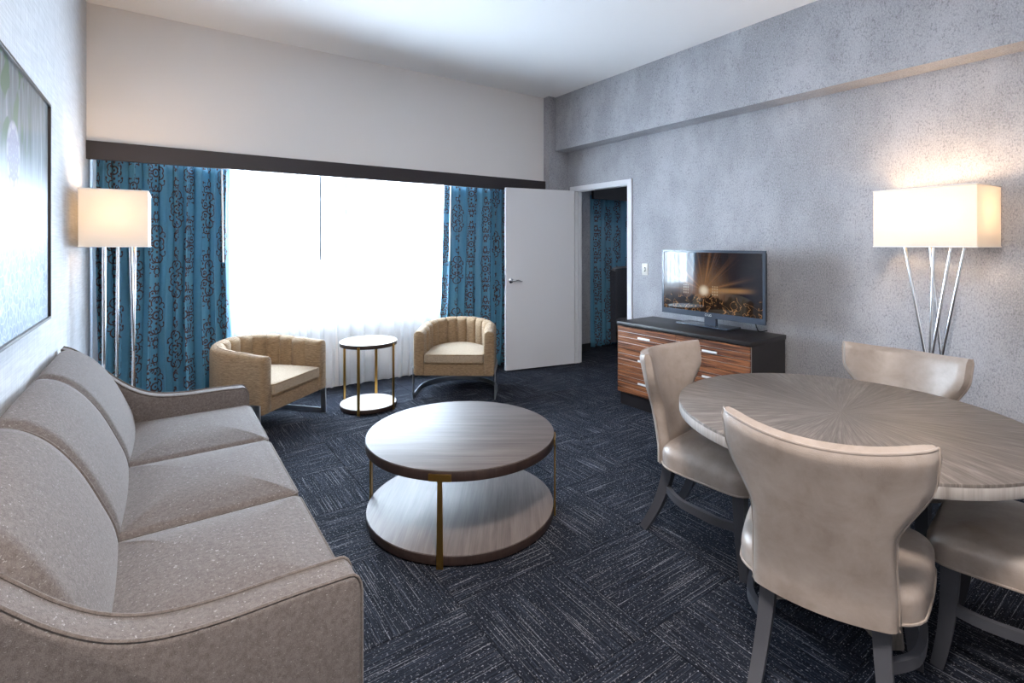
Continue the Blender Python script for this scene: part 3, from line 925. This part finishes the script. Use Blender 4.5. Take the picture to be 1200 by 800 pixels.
def make_dining_table():
    t = thing('dining_table', 'round weathered grey oak dining table with sunburst veneer top on pedestal', 'table', (2.24, 0.914, 0), radians(-35))
    R = 0.615
    pad('table_top', circle(R, 96), 0.718, 0.728, 'sunburst', t, r=0.002, rb=0.0, seg=2)
    pad('rim', circle(R, 96), 0.681, 0.718, 'oak_edge', t, r=0.001, rb=0.003, seg=2)
    # two crossed slabs, waisted at seat height and flaring under the top
    for k in range(2):
        rings = []
        for z, r in ((0.0, 0.285), (0.012, 0.288), (0.12, 0.270), (0.24, 0.255), (0.36, 0.248), (0.46, 0.255), (0.56, 0.295), (0.63, 0.345), (0.681, 0.395)):
            h = 0.034
            rings.append([(r, -h, z), (r, h, z), (-r, h, z), (-r, -h, z)] if k == 0 else [(h, -r, z), (h, r, z), (-h, r, z), (-h, -r, z)])
        loft('pedestal_slab', rings, 'oak', t, 30)
    return t


make_dining_table()

# ------------------------------------------------------------------ coffee table and side table


def disc_table(name, label, loc, R, ztop, tt, zb, tb, angles, mats, leg_w, rz=0.0):
    t = thing(name, label, 'table', loc, rz)
    pad('table_top', circle(R, 96), ztop - 0.006, ztop, mats[0], t, r=0.002, rb=0.0, seg=2)
    pad('top_rim', circle(R + 0.001, 96), ztop - tt, ztop - 0.0055, mats[1], t, r=0.001, rb=0.002, seg=2)
    pad('shelf', circle(R - 0.004, 96), zb + tb - 0.006, zb + tb, mats[2], t, r=0.002, rb=0.0, seg=2)
    pad('shelf_rim', circle(R - 0.003, 96), zb, zb + tb - 0.0055, mats[1], t, r=0.001, rb=0.002, seg=2)
    for a in angles:
        ca, sa = cos(a), sin(a)
        rr = R + 0.004
        leg = bar('leg', [(rr * ca, rr * sa, 0.0), (rr * ca, rr * sa, zb + tb), (rr * ca, rr * sa, ztop - tt * 0.45)], [leg_w[0], leg_w[0] * 0.95, leg_w[1]], 0.008, mats[3], t, up=(ca, sa, 0))
        if leg_w[2]:
            ha = leg_w[2] / 2 / R
            pts = [( (R + 0.005) * cos(a - ha + 2 * ha * k / 6), (R + 0.005) * sin(a - ha + 2 * ha * k / 6), ztop - tt * 0.62) for k in range(7)]
            bar('bracket', pts, 0.007, tt * 0.62, mats[3], leg)
    return t


disc_table('coffee_table', 'round two-tier coffee table of dark wood with brass legs', (1.305, 2.345, 0), 0.487, 0.422, 0.048, 0.010, 0.045,
           [radians(d) for d in (-95, -5, 85, 175)], ('walnut', 'walnut_edge', 'walnut_y', 'brass'), (0.030, 0.020, 0.10), radians(-35))
disc_table('side_table', 'small round side table with pale top and brass legs between the armchairs', (1.475, 4.29, 0), 0.238, 0.572, 0.035, 0.010, 0.035,
           [radians(d) for d in (-128, -52, 55, 128)], ('pale_top', 'walnut_edge', 'pale_top', 'brass'), (0.024, 0.022, 0))

# ------------------------------------------------------------------ armchairs


def make_armchair(label):
    t = thing('armchair', label, 'armchair', group='tan barrel armchairs')
    HW, YF, R, TH = 0.365, 0.285, 0.365, 0.095
    # plan path of the wall's centre line, from the right front corner round the back to the left
    def plan(f):
        """f in 0..1 along the U; returns point on OUTER line and inward normal"""
        Ls = YF; La = pi * R; tot = 2 * Ls + La; d = f * tot
        if d < Ls: return Vector((R, YF - d)), Vector((-1, 0))
        if d < Ls + La:
            a = (d - Ls) / R
            return Vector((R * cos(a), -R * sin(a))), Vector((-cos(a), sin(a)))
        return Vector((-R, d - Ls - La)), Vector((1, 0))
    def ztop(f):
        return 0.618 + 0.045 * sin(pi * f) ** 1.3
    def section(f, grow=0.0):
        zt = ztop(f)
        out = []
        out.append((0.012, 0.215)); out.append((0.0, 0.235)); out.append((0.0, zt - 0.05))
        for k in range(1, 9):
            a = k / 9 * pi
            out.append((TH / 2 - TH / 2 * cos(a), zt - 0.045 + 0.045 * sin(a)))
        out.append((TH, zt - 0.05)); out.append((TH, 0.235)); out.append((TH - 0.012, 0.215))
        return out
    NS = 72; rings = []
    for i in range(NS + 1):
        f = i / NS; p, nn = plan(f)
        rings.append([(p.x + nn.x * d, p.y + nn.y * d, z) for d, z in section(f)])
    # rounded front ends
    def endring(f, inset, push):
        p, nn = plan(f); S = section(f)
        return [(p.x + nn.x * (TH / 2 + (d - TH / 2) * inset), p.y + push, 0.42 + (z - 0.42) * (1 - (1 - inset) * 0.10)) for d, z in S]
    rings = [endring(0, 0.70, 0.012), endring(0, 0.92, 0.007)] + rings + [endring(1, 0.92, 0.007), endring(1, 0.70, 0.012)]
    body = loft('shell', rings, 'tan', t, 50)
    # vertical channels on the inside
    NC = 11; f0, f1 = 0.07, 0.93
    for c in range(NC):
        a0 = f0 + (f1 - f0) * c / NC; a1 = f0 + (f1 - f0) * (c + 1) / NC
        rg = []
        NA = 12
        for i in range(NA + 1):
            q = i / NA; f = a0 + (a1 - a0) * q; p, nn = plan(f); zt = ztop(f)
            b = 0.024 * sqrt(max(0, 1 - (2 * q - 1) ** 2)) - 0.006
            crv = [(TH + b, 0.34), (TH + b, 0.46), (TH + b, zt - 0.06)]
            for k in range(1, 6):
                a = k / 6 * pi * 0.62
                crv.append((TH / 2 + (TH / 2 + b) * cos(a), zt - 0.05 + (0.05 + b * 0.2) * sin(a)))
            crv += [(TH * 0.42, zt - 0.02), (TH * 0.6, zt - 0.07), (TH - 0.02, 0.46), (TH - 0.02, 0.34)]
            rg.append([(p.x + nn.x * d, p.y + nn.y * d, z) for d, z in crv])
        cho = loft('channel', rg, 'tan', t, 50)
        if c:
            tube('seam', rg[0][:8], 0.0035, 'seam', cho, 6)
    # seat base and loose cushion
    def D(inset, yf, n=24):
        r = R - inset; P = []
        for k in range(n + 1):
            a = pi + k / n * pi
            P.append((r * cos(a), r * sin(a)))
        P += [(r, yf * 0.5), (r, yf - 0.012), (r - 0.012, yf), (0.0, yf), (-r + 0.012, yf), (-r, yf - 0.012), (-r, yf * 0.5)]
        return P
    pad('seat_base', D(TH - 0.02, YF), 0.212, 0.325, 'tan', t, r=0.008)
    cu = pad('seat_cushion', D(TH + 0.004, YF + 0.022), 0.328, 0.412, 'cushion', t, r=0.020, crown=0.028, seg=5, rings=7)
    q = offset_poly(D(TH + 0.004, YF + 0.022), 0.003)
    for z in (0.405, 0.335):
        tube('piping', [(x, y, z) for x, y in q], 0.0045, 'tan', cu, 6, loop=True)
    # steel frame: runner on the floor, front uprights, band under the shell, back strut
    def U(off, z, n=40, y1=YF - 0.01):
        P = [(R + off, y1, z), (R + off, y1 * 0.5, z)]
        for k in range(n + 1):
            a = k / n * pi
            P.append(((R + off) * cos(a), -(R + off) * sin(a), z))
        P += [(-R - off, y1 * 0.5, z), (-R - off, y1, z)]
        return P
    bar('runner', U(0.006, 0.024), 0.010, 0.040, 'greyframe', t)
    bar('band', U(0.006, 0.262), 0.010, 0.050, 'greyframe', t)
    for sx in (-1, 1):
        box('upright', min(sx * (R + 0.001), sx * (R + 0.011)), max(sx * (R + 0.001), sx * (R + 0.011)), YF - 0.045, YF + 0.002, 0.004, 0.287, 'greyframe', t, 0.001, 1)
    box('back_strut', -0.022, 0.022, -R - 0.011, -R - 0.001, 0.04, 0.24, 'greyframe', t, 0.001, 1)
    return t


def chair_at(front_mid, fdir, back=0.285):
    l = hypot(*fdir); fx, fy = fdir[0] / l, fdir[1] / l
    return (front_mid[0] - fx * back, front_mid[1] - fy * back, 0), face(fx, fy)


ar = make_armchair('tan tweed barrel armchair facing forward beside the open white door')
loc, rz = chair_at((2.17, 4.041), (-0.444, -0.598))
ar.location = loc; ar.rotation_euler = (0, 0, rz)
loc, rz = chair_at((0.845, 4.085), (0.55, -0.64))
dup(ar, loc, rz, 'tan tweed barrel armchair turned sideways by the far end of the sofa')

# ------------------------------------------------------------------ floor lamps


def make_lamp(label):
    t = thing('floor_lamp', label, 'floor lamp', group='chrome rod floor lamps')
    A, B, Z0, Z1 = 0.165, 0.250, 1.385, 1.725            # half depth, half width (local y is the long side)
    base = pad('base', rrect(-0.13, 0.13, -0.17, 0.17, 0.01), 0.0, 0.022, 'chrome', t, r=0.003)
    rods = [(-0.075, 0.135, -0.065, -0.10), (0.085, 0.060, 0.075, -0.065), (0.00, 0.000, -0.012, 0.035), (-0.060, -0.115, -0.080, 0.085), (0.070, -0.135, 0.088, 0.11)]
    for xt, yt, xb, yb in rods:
        tube('rod', [(xb, yb, 0.02), (xt, yt, Z0 + 0.10)], 0.0085, 'chrome', t, 12)
    pad('rod_plate', rrect(-0.075, 0.075, -0.155, 0.155, 0.008), Z0 + 0.10, Z0 + 0.108, 'brushed', t, r=0.001, seg=2)
    out = rrect(-A, A, -B, B, 0.006, 3)
    V = []; F = []; n = len(out)
    for z in (Z0, Z0 + 0.11, Z0 + 0.23, Z1):
        V += [(x, y, z) for x, y in out]
    for j in range(3):
        F += [(j * n + k, j * n + (k + 1) % n, (j + 1) * n + (k + 1) % n, (j + 1) * n + k) for k in range(n)]
    sh = mesh_obj('shade', V, F, 'shade', t, 30)
    for z in (Z0, Z1):
        tube('shade_trim', [(x, y, z) for x, y in out], 0.004, 'shadetrim', sh, 6, loop=True)
    for y in (-0.12, 0.12):
        lathe('bulb', [(0.0, 1.495), (0.013, 1.495), (0.014, 1.525), (0.028, 1.56), (0.030, 1.58), (0.022, 1.605), (0.0, 1.612)], 'bulb', t, 16, 0, y)
    return t


def lamp_light(loc, rz, e):
    for s in (-0.12, 0.12):
        d = bpy.data.lights.new('lamp_bulb_light', 'POINT'); d.energy = e; d.color = (1.0, 0.66, 0.36); d.shadow_soft_size = 0.05
        o = bpy.data.objects.new('lamp_bulb_light', d); COL.objects.link(o)
        o.location = (loc[0] - sin(rz) * s, loc[1] + cos(rz) * s, 1.575)


lr = make_lamp('chrome rod floor lamp with wide white shade against the grey wall')
RL = ((3.77, 1.035, 0), radians(-5)); LLp = ((-0.222, 4.08, 0), radians(-1))
lr.location = RL[0]; lr.rotation_euler = (0, 0, RL[1])
dup(lr, LLp[0], LLp[1], 'chrome rod floor lamp with cream shade in the corner by the sofa')
lamp_light(RL[0], RL[1], 16); lamp_light(LLp[0], LLp[1], 9.5)

# ------------------------------------------------------------------ dresser


def make_dresser():
    D, L, H = 0.49, 1.21, 0.726
    t = thing('dresser', 'low dresser with striped wood drawer fronts and near-black case', 'dresser', (3.315, 2.52, 0), radians(1.5))
    box('carcass', 0.018, D, -L / 2 + 0.004, L / 2 - 0.004, 0.115, H - 0.034, 'espresso', t, 0.002, 1)
    box('top', -0.006, D + 0.004, -L / 2 - 0.002, L / 2 + 0.002, H - 0.034, H, 'espresso', t, 0.003)
    box('plinth', 0.03, D - 0.01, -L / 2 + 0.012, L / 2 - 0.012, 0.0, 0.115, 'espresso', t, 0.001, 1)
    z0, z1 = 0.118, H - 0.036
    rows = 3; rh = (z1 - z0) / rows; plank = {}
    for c in range(2):
        ya = -L / 2 + 0.006 + c * (L / 2 - 0.004) + (0.0 if c == 0 else 0.0); yb = ya + L / 2 - 0.008
        for r in range(rows):
            za = z0 + r * rh + 0.0015; zb = za + rh - 0.003
            d = box('drawer', 0.006, 0.020, ya, yb, za, zb, 'aluminium', t)
            np_ = 4; ph = (zb - za) / np_
            for k in range(np_):
                p = box('slat', -0.002, 0.010, ya, yb, za + k * ph + (0.0035 if k else 0.0), za + (k + 1) * ph, 'zebra', d, 0.001, 1)
            hz = za + (zb - za) * 0.60; yc = (ya + yb) / 2
            box('handle', -0.024, -0.016, yc - 0.06, yc + 0.06, hz - 0.007, hz + 0.007, 'satin', d, 0.0008, 1)
            for q in (-0.046, 0.046):
                box('handle_post', -0.017, -0.001, yc + q - 0.004, yc + q + 0.004, hz - 0.004, hz + 0.004, 'chrome', d)
    return t


make_dresser()

# ------------------------------------------------------------------ television


def make_tv():
    t = thing('television', 'flat black television showing a concert on the dresser', 'television', (3.66, 2.46, 0.729), radians(0))
    Wd, H0, H1 = 0.466, 0.072, 0.622
    box('back_shell', 0.012, 0.055, -Wd + 0.012, Wd - 0.012, H0 + 0.015, H1 - 0.012, 'black', t, 0.012)
    b = 0.020; lb = 0.045
    bz = boxes('bezel', [(-0.006, 0.014, -Wd, Wd, H1 - b, H1), (-0.006, 0.014, -Wd, Wd, H0, H0 + lb), (-0.006, 0.014, -Wd, -Wd + b, H0 + lb, H1 - b), (-0.006, 0.014, Wd - b, Wd, H0 + lb, H1 - b)], 'bezel', t)
    sc = box('screen', -0.002, 0.004, -Wd + b, Wd - b, 0.0, H1 - b - H0 - lb, 'screen', t)
    sc.location = (0, 0, H0 + lb)
    # maker's mark on the lower bezel
    cu = bpy.data.curves.new('logo', 'FONT'); cu.body = 'LG'; cu.size = 0.026; cu.align_x = 'CENTER'; cu.extrude = 0.0004
    tmp = bpy.data.objects.new('logo_tmp', cu); COL.objects.link(tmp)
    bpy.context.view_layer.update()
    me = bpy.data.meshes.new_from_object(tmp); bpy.data.objects.remove(tmp)
    lo = link('logo', me, 'brushed', bz, 0)
    lo.location = (-0.0068, -0.008, H0 + 0.014); lo.rotation_euler = (radians(90), 0, radians(-90))
    tube('logo_ring', [(-0.0066, 0.026 + 0.0085 * cos(2 * pi * k / 20), H0 + 0.023 + 0.0085 * sin(2 * pi * k / 20)) for k in range(20)], 0.0012, 'brushed', bz, 5, loop=True)
    bar('neck', [(0.025, 0, 0.010), (0.025, 0, H0 + 0.06)], 0.10, 0.035, 'bezel', t, up=(1, 0, 0))
    pad('stand', rrect(-0.055, 0.130, -0.200, 0.290, 0.012), 0.0, 0.012, 'bezel', t, r=0.003)
    tube('cable', smoothpath([(0.05, -0.33, H0 + 0.06), (0.07, -0.35, 0.06), (0.10, -0.36, 0.005), (0.18, -0.38, 0.005)], 5), 0.004, 'black', t, 6)
    return t


make_tv()

# ------------------------------------------------------------------ light switch, picture, bedroom chair, added ceiling lamp
sw = thing('light_switch', 'ivory light switch plate on the grey wall beside the doorway', 'switch', (XR, 3.41, 1.148))
pad('plate', rrect(-0.038, 0.038, -0.060, 0.060, 0.006), -0.007, 0.0, 'ivory', sw, r=0.0, rb=0.003, axis='x', seg=3)
box('toggle', -0.018, -0.006, -0.006, 0.006, -0.014, 0.014, 'ivory', sw, 0.002)
box('toggle_slot', -0.0082, -0.0065, -0.010, 0.010, -0.020, 0.020, 'black', sw)
for z in (-0.045, 0.045):
    box('screw', -0.0085, -0.0065, -0.003, 0.003, z - 0.003, z + 0.003, 'brushed', sw, 0.001, 1)

pic = thing('framed_picture', 'large framed flower print hung above the sofa', 'picture', (XL, 2.37, 1.07))
PW, PH = 0.65, 0.95
cv = box('print', 0.004, 0.022, -PW + 0.008, PW - 0.008, 0.008, PH - 0.008, 'picture', pic)
for nm, b in (('frame_rail', (0.0, 0.032, -PW, PW, PH - 0.012, PH)), ('frame_rail', (0.0, 0.032, -PW, PW, 0.0, 0.012)), ('frame_stile', (0.0, 0.032, -PW, -PW + 0.012, 0.012, PH - 0.012)), ('frame_stile', (0.0, 0.032, PW - 0.012, PW, 0.012, PH - 0.012))):
    box(nm, *b, 'blackmetal', pic, 0.001, 1)

bc = thing('lounge_chair', 'dark charcoal high-backed chair half hidden in the bedroom doorway', 'chair', (4.97, 4.33, 0), radians(-20))


def shell_back():
    rings = []
    for i in range(25):
        a = pi * (0.08 + 0.84 * i / 24)
        r0, r1 = 0.36, 0.30
        zt = 1.06 + 0.03 * sin(a)
        sec = [(r0, 0.16), (r0 + 0.01, zt - 0.02), (r0 - 0.01, zt), (r1 + 0.01, zt), (r1, zt - 0.02), (r1, 0.16)]
        rings.append([(r * cos(a), r * sin(a) * 0.95, z) for r, z in sec])
    return loft('backrest', rings, 'charcoal', bc, 50), rings


sb, rg = shell_back()
tube('rim', [tuple((Vector(r[2]) + Vector(r[3])) / 2) for r in rg], 0.022, 'steelgrey', sb, 8)
pad('seat', circle(0.30, 40), 0.28, 0.44, 'charcoal', bc, r=0.03, crown=0.02)
for k in range(4):
    a = pi / 4 + k * pi / 2
    tube('leg', [(0.26 * cos(a), 0.26 * sin(a), 0.0), (0.22 * cos(a), 0.22 * sin(a), 0.28)], [0.012, 0.02], 'legs', bc, 10)

cl = thing('added_ceiling_light', 'added round opal ceiling light, unseen, just ahead of the viewer', 'ceiling light', (0.40, 0.25, ZC))  # unseen fill lamp, added to brighten the nearest chair back
lathe('pan', [(0.0, 0.0), (0.26, 0.0), (0.26, -0.03), (0.24, -0.035), (0.0, -0.035)], 'brushed', cl, 40)
lathe('diffuser', [(0.235, -0.035), (0.235, -0.05), (0.20, -0.075), (0.12, -0.092), (0.0, -0.098)], 'lightglass', cl, 40)
d = bpy.data.lights.new('added_fill_lamp', 'AREA'); d.shape = 'DISK'; d.size = 0.5; d.energy = 132; d.color = (1.0, 0.90, 0.82)
o = bpy.data.objects.new('added_fill_lamp', d); COL.objects.link(o); o.location = (0.40, 0.25, ZC - 0.11)
